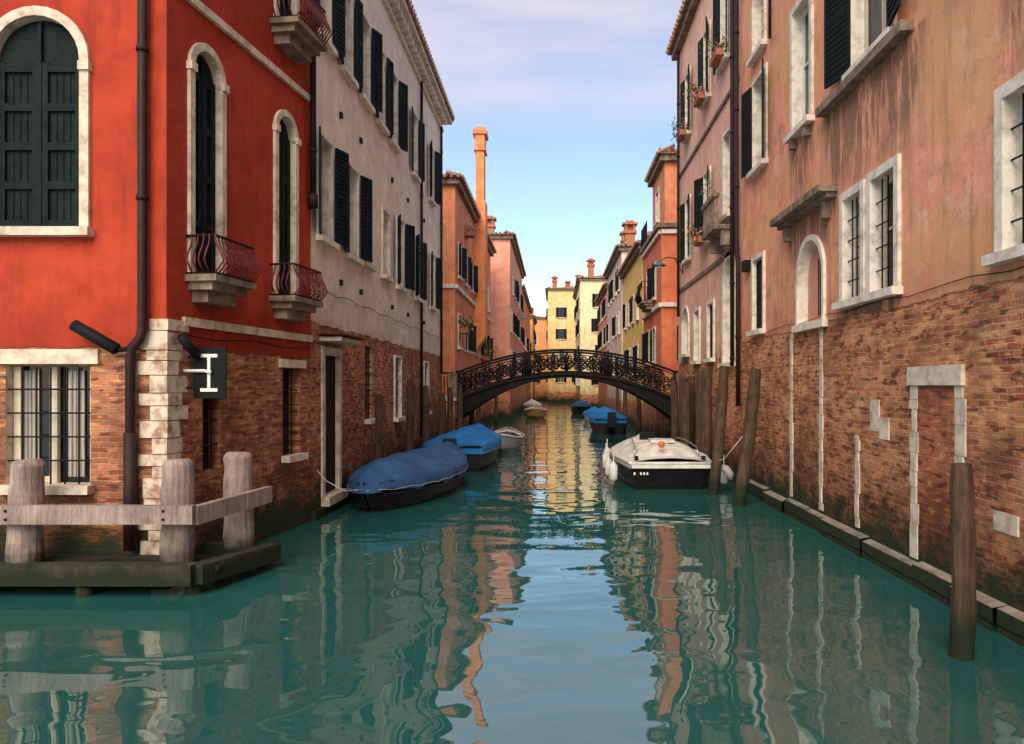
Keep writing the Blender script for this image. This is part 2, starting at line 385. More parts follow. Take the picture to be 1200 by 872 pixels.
ws.box(tr,ys(12.5),ys(13.4),2.81,2.95,-.01,.06)
ws.box(tr,.0,ws.L-.02,7.69,7.80,0,.06)
ws.box(tr,.32,ws.L-.02,3.30,3.42,0,.05)
balcony(g,ws,ys(9.98),ys(11.0),4.0,.45,.52,REDIRON)
balcony(g,ws,ys(12.2),ys(13.25),3.98,.45,.52,REDIRON)
balcony(g,ws,ys(12.2),ys(13.3),8.55,.5,.6,REDIRON)
wall(g,wf,-1,12.6,RED); wall(g,ws,-1,12.6,RED)
wall(g,WF((-4.9,13.7),(-16,13.7)),-1,12.6,RED)
g.mb('roof',TILE).poly([Vector(p) for p in ((-16,9.2,12.65),(-4.6,9.2,12.65),(-4.1,13.9,12.65),(-10,12,14),(-16,12,14))])
g.mb('eaves',STONED).box(-16,-4.75,9.3,13.6,12.6,12.64)
qm=g.mb('corner_quoins',QUOIN,.02); z=.12; i=0
while z<3.35:
    h=random.uniform(.13,.27); zt=min(z+h,3.37); lf=(.34 if i%2 else .22)+random.uniform(-.06,.06); ls=(.26 if i%2 else .36)+random.uniform(-.07,.07); pr=random.uniform(-.015,.012)
    qm.obox(Vector((-5.02-lf,9.57+pr,z+.005)),Vector((lf,0,0)),Vector((0,.06,0)),Vector((0,0,zt-z-.012)))
    qm.obox(ws.P(-.03,z+.005,-.05),ws.x*(ls+.03),ws.n*(.082+pr),Vector((0,0,zt-z-.012)))
    z=zt;i+=1
pipe(g,[(-5.27,9.49,12.5),(-5.27,9.49,3.2),(-5.30,9.48,3.1),(-5.40,9.48,2.98),(-5.42,9.48,2.85),(-5.42,9.48,.4)],.06)
pm=g.mb('downpipe',PIPE,0,True); pm.tube([(-5.42,9.48,1.9),(-5.42,9.48,1.0),(-5.42,9.48,.4)],.078,12)
fm=g.mb('awning_roller_tube',BLACKP,0,True)
fm.tube([(-6.12,9.42,3.28),(-6.1,9.42,3.27),(-5.56,9.42,2.96),(-5.54,9.42,2.95)],[.03,.075,.075,.03],14)
fm.tube([(-5.55,9.42,2.95),(-5.42,9.55,2.98)],.03,8)
fm.tube([ws.P(.12,3.15,.12),ws.P(.35,2.9,.2)],.06,12)
pipe(g,[ws.P(ws.L-.12,12.5,.1),ws.P(ws.L-.12,5.95,.1)],.055)
g.mb('downpipe',PIPE,0,True).tube([ws.P(ws.L-.12,6.0,.1),ws.P(ws.L-.12,5.75,.1)],.085,10)
cb=g.mb('cables',IRON,0,True)
cb.tube([ws.P(ws.L*i/12,3.2-.05*math.sin(math.pi*i/12*2)**2,.03) for i in range(13)],.008,4)
g.fin()

g=Grp('canal_traffic_sign')
b=g.mb('panel',BLACKP,.006); b.box(-4.86,-4.42,9.98,10.01,2.33,3.02)
wt=g.mb('white_symbol',WHITEP); 
wt.box(-4.76,-4.53,9.968,9.978,2.88,2.925); wt.box(-4.76,-4.53,9.968,9.978,2.42,2.465); wt.box(-4.665,-4.625,9.967,9.977,2.465,2.88)
br=g.mb('bracket',WHITEP); br.tube([(-4.97,9.95,2.70),(-4.7,9.94,2.70),(-4.6,9.94,2.68)],.022,6)
g.mb('mount',IRON).box(-5.0,-4.86,9.985,10.005,2.86,2.9); g.mb('mount',IRON).box(-5.0,-4.86,9.985,10.005,2.45,2.49)
g.fin()

# ------------------------------------------------------------------ CREAM HOUSE
CREAM=facade('cream_stucco_over_brick',(.86,.76,.62),(.78,.66,.52),3.68,.32,(.46,.32,.23),.16,seed=3,b1=(.31,.082,.036),b2=(.58,.22,.10),mortar=(.42,.30,.20))
g=Grp('cream_house'); w=WF((-4.5,13.7),(-4.5,29.4)); Y=lambda y:w.Y(y)
for yc in (14.5,16.45,21.5,24.2,27.2): window(g,w,Y(yc-.42),Y(yc+.42),5.35,7.3,0,.06,'open',shm=SHUTB,slats=yc<20)
for yc in (17.75,19.7): window(g,w,Y(yc-.35),Y(yc+.35),5.4,7.1,0,.1,None)
for yc in (14.4,16.0,17.5,19.1,20.6,23.7,26.9): window(g,w,Y(yc-.4),Y(yc+.4),9.2,11.15,0,.06,'open',shm=SHUTB,slats=yc<20)
window(g,w,Y(14.45),Y(15.4),.35,3.1,0,.16,None,glass=DOORW,sill=False,cross=False,depth=.05,stone=STONE,proud=.04)
window(g,w,Y(17.6),Y(18.3),1.7,3.45,0,.0,None,revmat=CREAM,cross=False,grate=True)
window(g,w,Y(20.8),Y(21.6),1.6,3.3,0,.06,None,cross=False,grate=True)
window(g,w,Y(25.5),Y(26.3),1.6,3.3,0,.06,None,cross=False,grate=True)
st=g.mb('stone_trim_istrian_stone',STONE,.008)
w.box(st,Y(14.2),Y(15.65),3.36,3.44,0,.42)
g.mb('door_canopy_lead',PIPE).obox(w.P(Y(14.15),3.46,0),w.x*1.6,w.n*.5,Vector((0,0,.03)))
w.box(g.mb('base_course',JETD,.01),0,w.L,-.5,.17,0,.10)
w.box(g.mb('door_step',STONE,.01),Y(14.3),Y(15.6),.17,.34,0,.16)
cn=g.mb('cornice',STONEW,.01)
w.box(cn,-.1,w.L+.1,12.55,12.67,0,.1); w.box(cn,-.1,w.L+.2,12.9,13.02,0,.42)
for i in range(int(w.L/.42)): w.box(cn,i*.42,i*.42+.16,12.672,12.898,0,.3)
ti=g.mb('roof',TILE)
for i in range(int(w.L/.24)+2):
    a=i*.24-.1; ti.tube([w.P(a,13.09,.52),w.P(a,13.85,-2.0)],.085,8)
ti.obox(w.P(-.2,13.03,.48),w.x*(w.L+.4),Vector((0,0,.04)),-w.n*.6)
ti.poly([w.P(-.2,13.04,.4),w.P(w.L+.3,13.04,.4),w.P(w.L+.3,14.8,-5.5),w.P(-.2,14.8,-5.5)])
ir=g.mb('wall_hooks',IRON)
for yy in (15.5,17.1,20.4,22.6,25.4):
    for zz in (4.6,8.1): w.box(ir,Y(yy),Y(yy)+.1,zz,zz+.12,0,.06)
pipe(g,[w.P(Y(24.6),12.6,.09),w.P(Y(24.6),.8,.09)],.05)
pipe(g,[w.P(Y(28.9),12.6,.09),w.P(Y(28.9),3,.09)],.05)
g.mb('cables',IRON,0,True).tube([w.P(w.L*i/30,4.35+.04*math.sin(i*1.7),.03) for i in range(31)],.008,4)
wall(g,w,-1,12.95,CREAM)
w2=WF((-4.5,29.4),(-15,29.4)); wall(g,w2,-1,12.95,CREAM,'side_wall')
w3=WF((-14.9,13.7),(-4.5,13.7)); wall(g,w3,-1,12.95,CREAM,'party_wall')
g.fin()

# ------------------------------------------------------------------ PINK HOUSE (right, near)
PINK=facade('pink_stucco_over_brick',(.88,.36,.215),(.80,.36,.23),3.58,.72,(.11,.08,.065),.14,seed=5,
  streak_z=[(5.3,7.06,5.6,9.3),(4.6,5.55,3.5,6.4),(2.6,3.72,6.4,8.6),(5.6,7.2,3.8,5.3),(5.3,7.3,10.5,13)],patch=(.72,.37,.185),tan_u=(8.3,9.3))
g=Grp('pink_house'); w=WF((4.6,18.4),(4.6,-8)); Y=lambda y:(18.4-y)
def wy(ya,yb,*a,**k): window(g,w,Y(ya),Y(yb),*a,**k)
wy(7.55,6.6,3.85,5.42,0,.14,None,grate=True,stone=STONEW)
wy(11.75,11.08,3.82,5.42,0,.13,None,grate=True); wy(10.72,9.98,3.82,5.45,0,.13,None,grate=True)
wy(4.5,3.6,3.85,5.42,0,.14,None,grate=True)
wy(13.95,12.68,3.63,5.1,1,.1,None,sill=False,grate=False,depth=.16,glass=simple('niche_plaster',(.62,.30,.22),(.5,.24,.17),2,.9),cross=False)
nm=g.mb('niche_window',GLASS); w.box(nm,Y(13.25),Y(12.75),3.75,4.75,-.155,-.13)
gi=g.mb('iron_grille',IRON)
for i in range(5): gi.tube([w.P(Y(13.25)+i*.125,3.75,-.11),w.P(Y(13.25)+i*.125,4.75,-.11)],.01,5)
w.box(g.mb('stone_trim_white_stone_trim',STONEW,.008),Y(14.1),Y(12.5),3.5,3.628,0,.1)
wy(17.1,16.3,3.75,5.35,0,.1,'closed',cross=False)
wy(11.4,10.05,7.3,9.4,0,.08,'open',slats=True,sa=math.radians(12),shm=SHUT)
wy(7.5,6.3,7.3,9.4,0,.08,'open',slats=True)
wy(14.25,13.3,7.3,9.6,0,.13,None,timber=WHITEP)
wy(17.1,16.1,7.4,9.4,0,.08,'open',slats=True,cross=False)
wy(17.1,16.2,10.0,11.6,1,.1,None); wy(14.2,13.3,10.6,12.4,0,.1,'open'); wy(11.3,10.1,10.6,12.4,0,.1,'open')
st=g.mb('stone_sills',STONED,.012)
w.box(st,Y(12.6),Y(9.5),7.05,7.19,0,.18)
w.box(st,Y(14.75),Y(12.1),5.58,5.66,0,.18); w.box(st,Y(14.8),Y(12.05),5.662,5.78,0,.32)
for yy in (14.5,12.5): w.box(st,Y(yy),Y(yy)+.14,5.3,5.578,0,.14)
for yy in (14.2,13.45): w.box(st,Y(yy),Y(yy)+.12,7.0,7.18,0,.13)
ss=g.mb('stone_strips',STONE,.012)
def strip(yc,z0,z1,wd):
    z=z0
    while z<z1:
        h=min(random.uniform(.12,.45),z1-z); q=wd*random.uniform(.65,1.35); o=random.uniform(-.02,.02)
        w.box(ss,Y(yc)-q/2+o,Y(yc)+q/2+o,z+.003,z+h-.003,-.02,.012+random.uniform(0,.012)); z+=h
strip(14.4,.35,3.5,.15); strip(12.8,.35,3.5,.14); strip(11.27,.35,1.75,.12)
strip(9.48,.3,2.5,.17); strip(8.42,.3,2.5,.17)
w.box(ss,Y(9.6),Y(8.32),2.505,2.74,-.02,.05)
w.box(ss,Y(10.8),Y(10.5),1.85,2.3,-.02,.012); w.box(ss,Y(10.5),Y(10.2),1.75,2.05,-.02,.013)
w.box(ss,Y(7.75),Y(7.35),1.0,1.2,-.02,.02)
BR2=facade('infill_brick',(.5,.2,.1),(.5,.2,.1),9,.0,b1=(.44,.095,.045),b2=(.58,.16,.07),mortar=(.38,.25,.18),seed=9)
dm=g.mb('bricked_up_doorway',BR2); a0,a1=Y(9.39),Y(8.51)
dm.poly([w.P(a0,.3,.006),w.P(a1,.3,.006),w.P(a1,2.5,.006),w.P(a0,2.5,.006)],[(a0,.3),(a1,.3),(a1,2.5),(a0,2.5)])
FOOT=facade('footing_stone',(.42,.37,.30),(.30,.26,.20),.0,.6,(.03,.04,.02),.1,seed=11,low=.9)
fo=g.mb('footing',FOOT)
y=-8
while y<18.4:
    L=random.uniform(.8,1.7); y2=min(y+L,18.4); d=.14+random.uniform(-.03,.03); zt=.26+random.uniform(-.03,.02)
    A=w.P(Y(y2),0,d);B=w.P(Y(y)-.012,0,d); fo.poly([A+Vector((0,0,-1)),B+Vector((0,0,-1)),B+Vector((0,0,zt)),A+Vector((0,0,zt))],[(Y(y2),-1),(Y(y),-1),(Y(y),zt-.1),(Y(y2),zt-.1)])
    C=w.P(Y(y)-.012,zt+.03,0);D=w.P(Y(y2),zt+.03,0)
    fo.poly([A+Vector((0,0,zt)),B+Vector((0,0,zt)),C,D],[(Y(y2),.75),(Y(y),.75),(Y(y),1.1),(Y(y2),1.1)])
    y=y2
pipe(g,[w.P(.1,15,.12),w.P(.1,5.9,.12),w.P(.25,5.6,.12),w.P(.25,2.0,.12)],.055)
pipe(g,[w.P(Y(15.6),15,.08),w.P(Y(15.6),9.8,.08)],.03)
w.box(g.mb('junction_box',IRON,.01),Y(17.7),Y(17.4),5.2,5.45,0,.15)
g.mb('cables',IRON,0,True).tube([w.P(1+17*i/24,3.68+.03*math.sin(i*2.1),.02) for i in range(25)],.006,4)
wall(g,w,-1,14.6,PINK)
wall(g,WF((16,18.4),(4.6,18.4)),-1,14.6,PINK,'party_wall'); wall(g,WF((4.6,-8),(16,-8)),-1,14.6,PINK,'end_wall')
roof(g,4.6,16,-8,18.4,14.9)
g.fin()

# ------------------------------------------------------------------ pale pink house (right, mid)
PALE=facade('pale_pink_stucco',(.86,.52,.39),(.78,.42,.31),3.3,.35,(.25,.15,.12),.4,seed=7)
g=Grp('pale_pink_house'); w=WF((4.6,27.6),(4.6,18.4)); Y=lambda y:27.6-y
for yc in (22.3,25.5):
    for z0,z1 in ((6.85,8.9),(11.1,13.2)): window(g,w,Y(yc+.42),Y(yc-.42),z0,z1,0,.07,'open',shm=SHUT)
window(g,w,Y(20.4),Y(19.5),11.2,13.4,0,.08,'open'); window(g,w,Y(20.1),Y(19.3),7.0,9.2,0,.1,None)
window(g,w,Y(20.1),Y(18.95),3.1,5.85,1,.16,None,stone=STONEW,timber=WHITEP)
window(g,w,Y(24.3),Y(23.5),3.3,4.9,0,.1,None); window(g,w,Y(26.6),Y(25.4),3.6,5.2,1,.1,None)
window(g,w,Y(22.2),Y(21.4),3.3,4.9,0,.1,'closed',cross=False)
st=g.mb('stone_balcony',STONED,.01)
w.box(st,Y(20.5),Y(18.9),6.5,6.62,0,.55); w.box(st,Y(20.5),Y(18.9),7.32,7.42,.4,.56)
for i in range(9):
    st.tube([w.P(Y(20.42)+i*.18,6.62,.48),w.P(Y(20.42)+i*.18,6.8,.48),w.P(Y(20.42)+i*.18,7.1,.48),w.P(Y(20.42)+i*.18,7.32,.48)],[.03,.06,.035,.045],8)
for yy in (20.3,19.1): w.box(st,Y(yy),Y(yy)+.14,6.1,6.498,0,.35)
w.box(st,0,w.L,5.9,6.02,0,.05); w.box(st,0,w.L,10.1,10.2,0,.06)
for (yy,zz) in ((22.3,6.95),(22.3,11.2),(25.5,11.2),(19.9,11.4)):
    w.box(g.mb('planter_box',TERRA),Y(yy+.4),Y(yy-.4),zz-.2,zz-.02,.16,.36); foliage(g,w.P(Y(yy),zz+.1,.28),.4,160,.3)
foliage(g,w.P(Y(19.7),7.6,.5),.3,60,.1)
pipe(g,[w.P(Y(18.75),14.6,.12),w.P(Y(18.75),3,.12)],.05)
pipe(g,[w.P(Y(26.9),14.6,.12),w.P(Y(26.9),5,.12)],.05)
wall(g,w,-1,14.7,PALE); wall(g,WF((14,27.6),(4.6,27.6)),-1,14.7,PALE,'side_wall')
roof(g,4.6,14,18.4,27.6,14.95)
g.fin()

# ------------------------------------------------------------------ generic far houses
def house(name,x0,x1,y0,y1,h,mat,side,rows,sp=2.4,shm=None,rise=1.5,doroof=True,chim=(),south=True,wn=.8,hh=1.5,cn=None):
    g=Grp(name)
    W={'W':WF((x0,y1),(x0,y0)),'S':WF((x0,y0),(x1,y0)),'E':WF((x1,y0),(x1,y1)),'N':WF((x1,y1),(x0,y1))}
    for k,w in W.items():
        if k in (side,'S') and (k!='S' or south):
            n=max(1,int(w.L/sp)); off=(w.L-(n-1)*sp)/2
            for z in rows:
                for i in range(n):
                    c=off+i*sp+random.uniform(-.1,.1)
                    if random.random()<.1: continue
                    r=random.random(); window(g,w,c-wn/2,c+wn/2,z,z+hh,0,.1,'open' if r<.6 else ('closed' if r<.75 else None),shm=shm or random.choice([SHUT,SHUTB]),depth=.15,cross=r>.5)
            if cn:
                for z in cn: w.box(g.mb('string_course',STONEW),0,w.L,z,z+.18,0,.12)
        wall(g,w,-1,h-.02,mat)
    if doroof: roof(g,x0,x1,y0,y1,h+.25,rise)
    for (cx,cy,cz) in chim: chimney(g,cx,cy,h-.2,cz,.7)
    return g
def lf(n,a,b,zb,seed,amp=.5): return facade(n,a,b,zb,.35,seed=seed,amp=amp,lite=True)
SALM=lf('salmon_stucco',(.80,.31,.16),(.68,.24,.12),2.6,12)
ROSE=lf('rose_stucco',(.82,.37,.26),(.72,.29,.20),2.6,13)
ORR=lf('orange_red_stucco',(.74,.22,.10),(.64,.17,.08),3.0,14)
YEL=lf('yellow_stucco',(.86,.60,.20),(.78,.52,.17),1.5,15)
LGR=lf('grey_pink_stucco',(.78,.62,.53),(.70,.54,.46),1.5,16)
CRM=lf('pale_yellow_stucco',(.85,.74,.44),(.78,.66,.38),1.5,17)
OCH=lf('ochre_stucco',(.85,.60,.27),(.77,.51,.21),1.5,18)
ORA=lf('orange_stucco',(.78,.37,.15),(.68,.31,.12),1.5,19)

g=house('salmon_house',-14,-4.5,33.5,52,11.6,SALM,'E',(4.3,7.6),2.6,cn=(6.9,))
m=g.mb('chimney_breast',ORNG,.03)
m.box(-4.5,-3.85,41.2,42.5,5.2,12.8); m.box(-4.4,-3.95,41.35,42.35,12.8,15.6)
m.poly([Vector((-4.5,41.2,5.2)),Vector((-3.85,41.2,5.2)),Vector((-4.5,41.2,4.3))]); m.poly([Vector((-4.5,42.5,5.2)),Vector((-3.85,42.5,5.2)),Vector((-4.5,42.5,4.3))])
m.poly([Vector((-3.85,41.2,5.2)),Vector((-3.85,42.5,5.2)),Vector((-4.5,42.5,4.3)),Vector((-4.5,41.2,4.3))])
m.box(-4.5,-3.85,41.25,42.45,15.602,15.75); m.box(-4.44,-3.91,41.3,42.4,15.752,16.5); m.box(-4.56,-3.79,41.2,42.5,16.502,16.75); m.box(-4.4,-3.95,41.4,42.3,16.752,16.95)
chimney(g,-6,36,11.6,14.2,.7); 
foliage(g,(-4.25,35.0,5.4),.55,170,.25); foliage(g,(-4.25,46,4.6),.6,150,.1); foliage(g,(-4.3,37.4,10.4),.45,90,.3)
g.mb('planter_box',TERRA).box(-4.5,-4.05,34.5,35.5,4.95,5.2); g.mb('planter_box',TERRA).box(-4.5,-4.05,45.4,46.6,4.05,4.3); g.mb('planter_box',TERRA).box(-4.5,-4.05,37,37.8,10.0,10.2)
g.fin()
house('rose_house',-13,-3.25,54,74,13.2,ROSE,'E',(3.6,6.6,9.6),2.5,chim=((-5,57,15.5),)).fin()
house('rose_house',-13,-3.3,74.5,100,12.2,SALM,'E',(3.6,6.6),2.8).fin()
house('orange_house',-14,-3.1,104,116,12.0,ORA,'E',(3.5,6.5,9.2),2.6,chim=((-5,106,14),)).fin()
g=house('orange_red_house',4.6,14,32,38.5,9.3,ORR,'W',(3.6,6.5),2.2,doroof=False,cn=(9.05,5.9))
for ww in (WF((4.75,36),(4.75,32.05)),WF((4.75,32.05),(13,32.05)),WF((13,36),(4.75,36))):
    if ww.L<5: window(g,ww,1.4,2.3,10,11.4,0,.1,None)
    wall(g,ww,9.3,12.2,SALM,'attic_wall')
roof(g,4.75,13,32.05,36,12.45,1.1,.3)
g.mb('terrace',STONED).box(4.4,14,31.8,38.7,9.3,9.48)
ir=g.mb('terrace_railing',IRON)
for i in range(14): ir.tube([(4.5,36.2+i*.18,9.48),(4.5,36.2+i*.18,10.5)],.015,5)
ir.tube([(4.5,36.1,10.5),(4.5,38.6,10.5)],.025,5)
balcony(g,WF((4.6,38.5),(4.6,32)),2.4,4.4,6.4,.6,.9)
chimney(g,5.6,37.6,9.4,12.0,.6)
g.fin()
house('yellow_house',4.6,13,39,50,9.7,YEL,'W',(3.2,6.2),2.3,chim=((5.8,44,11.6),),rise=1).fin()
house('grey_pink_house',4.55,13,50.5,64,11.7,LGR,'W',(3.2,6.2,9.2),2.5,chim=((5.2,51.5,13.9),(5.6,58,14.6)),rise=.9,hh=1.4).fin()
house('rose_house',4.6,13,64.5,78,11.0,ROSE,'W',(3.2,6.2,8.8),2.5,rise=1).fin()
house('pale_yellow_house',2.9,14,84,103,14.4,CRM,'W',(2.6,5.6,8.6,11.4),2.3,chim=((4.2,86,17.2),(6.5,86,16.6))).fin()
house('ochre_house',-1.0,12,110,125,16.6,OCH,'W',(3.0,6.2,9.4,12.6),2.25,chim=((0,112,19),(3.6,113,19.4),(2,114,18.6))).fin()
house('orange_house',-16,-1.2,126,140,13.8,ORA,'E',(3.0,6.2,9.4),2.6,chim=((-4,128,16),)).fin()

# ------------------------------------------------------------------ bridge
g=Grp('iron_footbridge')
XL,XR=-3.97,4.95; XM=(XL+XR)/2; HW=(XR-XL)/2
q=lambda x:1-((x-XM)/HW)**2
zu=lambda x:1.05+1.80*q(x); zt=lambda x:1.98+1.04*q(x); zr=lambda x:3.02+.93*q(x)
N=36; xs=[XL+(XR-XL)*i/N for i in range(N+1)]
rib=g.mb('arch_ribs',IRON)
for (ya,yb) in ((30.0,30.14),(31.0,31.1),(32.0,32.14)):
    for a,b in zip(xs[:-1],xs[1:]):
        for f0,f1 in ((lambda x:zu(x),lambda x:zu(x)+.22),(lambda x:zt(x)-.14,lambda x:zt(x)-.02)):
            A=[Vector((a,ya,f0(a))),Vector((b,ya,f0(b))),Vector((b,ya,f1(b))),Vector((a,ya,f1(a)))]; B=[p+Vector((0,yb-ya,0)) for p in A]
            rib.poly(A); rib.poly(B[::-1]); rib.poly([A[3],A[2],B[2],B[3]]); rib.poly([A[1],A[0],B[0],B[1]])
        A=[Vector((a,ya+.05,zu(a)+.2)),Vector((b,ya+.05,zu(b)+.2)),Vector((b,ya+.05,zt(b)-.1)),Vector((a,ya+.05,zt(a)-.1))]; rib.poly(A)
dk=g.mb('deck',IRON)
for a,b in zip(xs[:-1],xs[1:]):
    dk.poly([Vector((a,29.95,zt(a))),Vector((b,29.95,zt(b))),Vector((b,32.2,zt(b))),Vector((a,32.2,zt(a)))])
    dk.poly([Vector((a,30,zt(a)-.1)),Vector((b,30,zt(b)-.1)),Vector((b,32.1,zt(b)-.1)),Vector((a,32.1,zt(a)-.1))][::-1])
    dk.poly([Vector((a,29.95,zt(a)-.1)),Vector((b,29.95,zt(b)-.1)),Vector((b,29.95,zt(b))),Vector((a,29.95,zt(a)))])
rl=g.mb('railing_scrolls',IRON,0,True); rr=g.mb('handrail',IRON,0,True)
def spiral(cx,cz,R,y,d,ph,turns=1.35,r=.03):
    pts=[]; n=16
    for i in range(n+1):
        t=i/n; an=ph+d*turns*2*math.pi*t; rad=R*(1-.8*t); pts.append((cx+rad*math.cos(an),y,cz+rad*math.sin(an)))
    rl.tube(pts,r,5)
for y in (30.03,32.1):
    rr.tube([(x,y,zr(x)) for x in xs],.045,8); rr.tube([(x,y,zr(x)-.12) for x in xs],.024,6); rr.tube([(x,y,zt(x)+.06) for x in xs],.03,6)
    np_=16; dx=(XR-XL)/np_
    for i in range(np_+1):
        x=XL+i*dx
        if i in (0,5,11,16):
            for e in (-.12,0,.12): rr.tube([(x+e,y,zt(x)),(x+e,y,zr(x)+(.1 if e==0 else 0))],.04,6)
        else: rr.tube([(x,y,zt(x)+.05),(x,y,zr(x)-.1)],.018,5)
        if i<np_:
            c=x+dx/2; zb=zt(c)+.08; ht=zr(c)-.14-zb; R=.155
            spiral(c-.13,zb+ht*.28,R*.95,y,1,0); spiral(c+.13,zb+ht*.28,R*.95,y,-1,math.pi)
            spiral(c-.13,zb+ht*.72,R*.95,y,-1,0); spiral(c+.13,zb+ht*.72,R*.95,y,1,math.pi)
            n=10; rl.tube([(c+.075*math.cos(2*math.pi*k/n),y,zb+ht*.5+.075*math.sin(2*math.pi*k/n)) for k in range(n+1)],.028,5)
            for sx in (-1,1):
                rl.tube([(c+sx*.26,y,zb),(c+sx*.19,y,zb+ht*.25),(c+sx*.25,y,zb+ht*.5),(c+sx*.19,y,zb+ht*.75),(c+sx*.26,y,zb+ht)],.024,5)
AB=facade('abutment_brick',(.4,.3,.25),(.35,.26,.2),9,.3,seed=21,lite=True)
ab=g.mb('abutments',AB); 
for (x0,x1,y0,y1) in ((-6,-3.97,29.45,33.4),(4.95,8,27.65,31.95)):
    for ww in (WF((x0,y0),(x1,y0)),WF((x1,y0),(x1,y1)),WF((x0,y1),(x0,y0)),WF((x1,y1),(x0,y1))):
        ab.poly([ww.P(0,-1),ww.P(ww.L,-1),ww.P(ww.L,1.9),ww.P(0,1.9)],[(0,-1),(ww.L,-1),(ww.L,1.9),(0,1.9)])
    g.mb('landing',STONE,.02).box(x0,x1+(.06 if x0<0 else 0),y0-.05,y1,1.902,2.02)
pr=g.mb('end_piers',STONED,.02)
for (x,y) in ((XL-.12,29.9),(XR+.1,29.9)): pr.box(x-.16,x+.16,y-.15,y+.2,1.2,3.0)
rr.tube([(XL-.1,30.03,3.02),(-5,30.03,3.0)],.035,6)
for i in range(7): rr.tube([(XL-.25-i*.12,30.03,2.02),(XL-.25-i*.12,30.03,3.0)],.014,5)
g.fin()
LAMPM=simple('verdigris_lamp_metal',(.06,.16,.14),(.03,.09,.08),5,.5)
def lamp(px,py,pz,dirx):
    g=Grp('street_lamp'); m=g.mb('arm',IRON,0,True)
    m.tube([(px,py,pz+.1),(px+dirx*.3,py,pz+.32),(px+dirx*.6,py,pz+.34),(px+dirx*.85,py,pz+.2)],.02,6)
    m.tube([(px,py,pz-.2),(px+dirx*.15,py,pz+.0),(px+dirx*.3,py,pz+.3)],.014,6); m.tube([(px,py,pz-.25),(px,py,pz+.3)],.03,6)
    g.mb('shade',LAMPM,0,True).tube([(px+dirx*.85,py,pz+.24),(px+dirx*.85,py,pz+.16),(px+dirx*.85,py,pz+.06),(px+dirx*.85,py,pz+.04)],[.04,.09,.26,.26],14)
    g.mb('bulb_glass',WHITEP,0,True).tube([(px+dirx*.85,py,pz+.04),(px+dirx*.85,py,pz-.03),(px+dirx*.85,py,pz-.07)],[.12,.1,.03],10)
    g.fin()
lamp(4.6,26.6,6.75,-1); lamp(-3.25,56,7.5,1)

# ------------------------------------------------------------------ jetty
g=Grp('wooden_jetty')
def beam(m,a,b,wd,h):
    a=Vector(a);b=Vector(b);d=(b-a); n=Vector((-d.y,d.x,0)).normalized()*wd
    m.obox(a-n/2,d,n,Vector((0,0,h)))
d=g.mb('deck_beams',JETD,.015)
d.obox(Vector((-14,8.72,.14)),Vector((9.72,0,0)),Vector((0,.22,0)),Vector((0,0,.24)))
beam(d,(-4.27,8.83,.138),(-3.86,10.25,.10),.2,.235)
for i in range(4):
    dd=g.mb('deck_planks',JETD,.01); y0=8.96+i*.16; dd.obox(Vector((-14,y0,.26)),Vector((9.5+i*.05,0,0)),Vector((0,.145,0)),Vector((0,0,.06)))
beam(d,(-3.9,10.2,.09),(-4.9,10.5,.09),.16,.2)
for i in range(5): beam(g.mb('deck_planks',JETD,.01),(-4.35+i*.02,9.12+i*.22,.26),(-4.02+i*.03-.05,9.1+i*.22,.26),.2,.055)
for (x,y,z) in ((-4.35,8.95,.2),(-3.95,10.1,.15),(-4.2,9.4,.15),(-5.6,8.85,.2),(-7,8.85,.2),(-9,8.85,.2)):
    g.mb('piles',JETD,0,True).tube([(x,y,-1.2),(x,y,z)],.1,10)
p=g.mb('railing_posts',JETW,.02,False)
for (x,y) in ((-8.6,9.07),(-6.48,9.07),(-4.62,9.1),(-4.28,10.08)):
    lx=random.uniform(-.05,.05); pts=[];rs=[]
    for i in range(8):
        t=i/7; pts.append((x+lx*t+.006*math.sin(i*2+x),y+.006*math.cos(i*3),.3+1.24*t)); rs.append(.195*(1-.07*t)*(1+.035*math.sin(i*1.9+x*3)))
    pts.append((x+lx,y,1.6)); rs.append(.14)
    p.tube(pts,rs,16)
rb=g.mb('rail_beams',JETW,.02)
rb.obox(Vector((-14,8.76,.86)),Vector((9.72,0,0)),Vector((0,.1,0)),Vector((0,0,.22)))
beam(rb,(-4.3,8.86,.84),(-3.98,10.35,.88),.1,.22)
bl=g.mb('bolts',IRON,0)
for x in (-8.6,-6.48,-4.62):
    for dz in (.06,.16): bl.tube([(x,8.75,.86+dz),(x,8.77,.86+dz)],.018,8)
g.fin()

# ------------------------------------------------------------------ mooring poles
def pole(x,y,z,r,lx=0,ly=0,cap=False):
    g=Grp('mooring_pole'); pts=[];rs=[]
    for i in range(13):
        t=i/12; zz=-1+(z+1)*t; pts.append((x+lx*t+.018*math.sin(t*7+x),y+ly*t,zz)); rs.append(r*(1.08-.12*t)*(1+.05*math.sin(i*2.3+y)))
    rs[-1]*=.85; g.mb('shaft',POLEW,0,False).tube(pts,rs,14); g.fin()
pole(3.74,6.85,1.78,.105,.03,0)
pole(3.70,15.4,2.85,.13,.52,.1); pole(3.55,17.0,2.95,.12,.42,.3)
pole(4.1,20.5,3.0,.14,.12); pole(4.2,21.8,2.95,.14,.12); pole(4.15,23.0,2.8,.14,.1); pole(4.2,24.4,2.75,.14,.05); pole(4.2,26.0,2.7,.14); pole(3.9,22.4,2.6,.13,.1)
pole(-4.15,17.4,2.3,.09,.02); pole(-4.15,21.3,2.7,.11); pole(-4.1,23.8,2.5,.11,-.05)
for (x,y) in ((-4.0,26.2),(-4.05,27.2),(-4.0,28.2),(-3.7,29.0),(-3.6,31.8)): pole(x,y,2.3+random.uniform(-.2,.3),.11,random.uniform(-.06,.06))
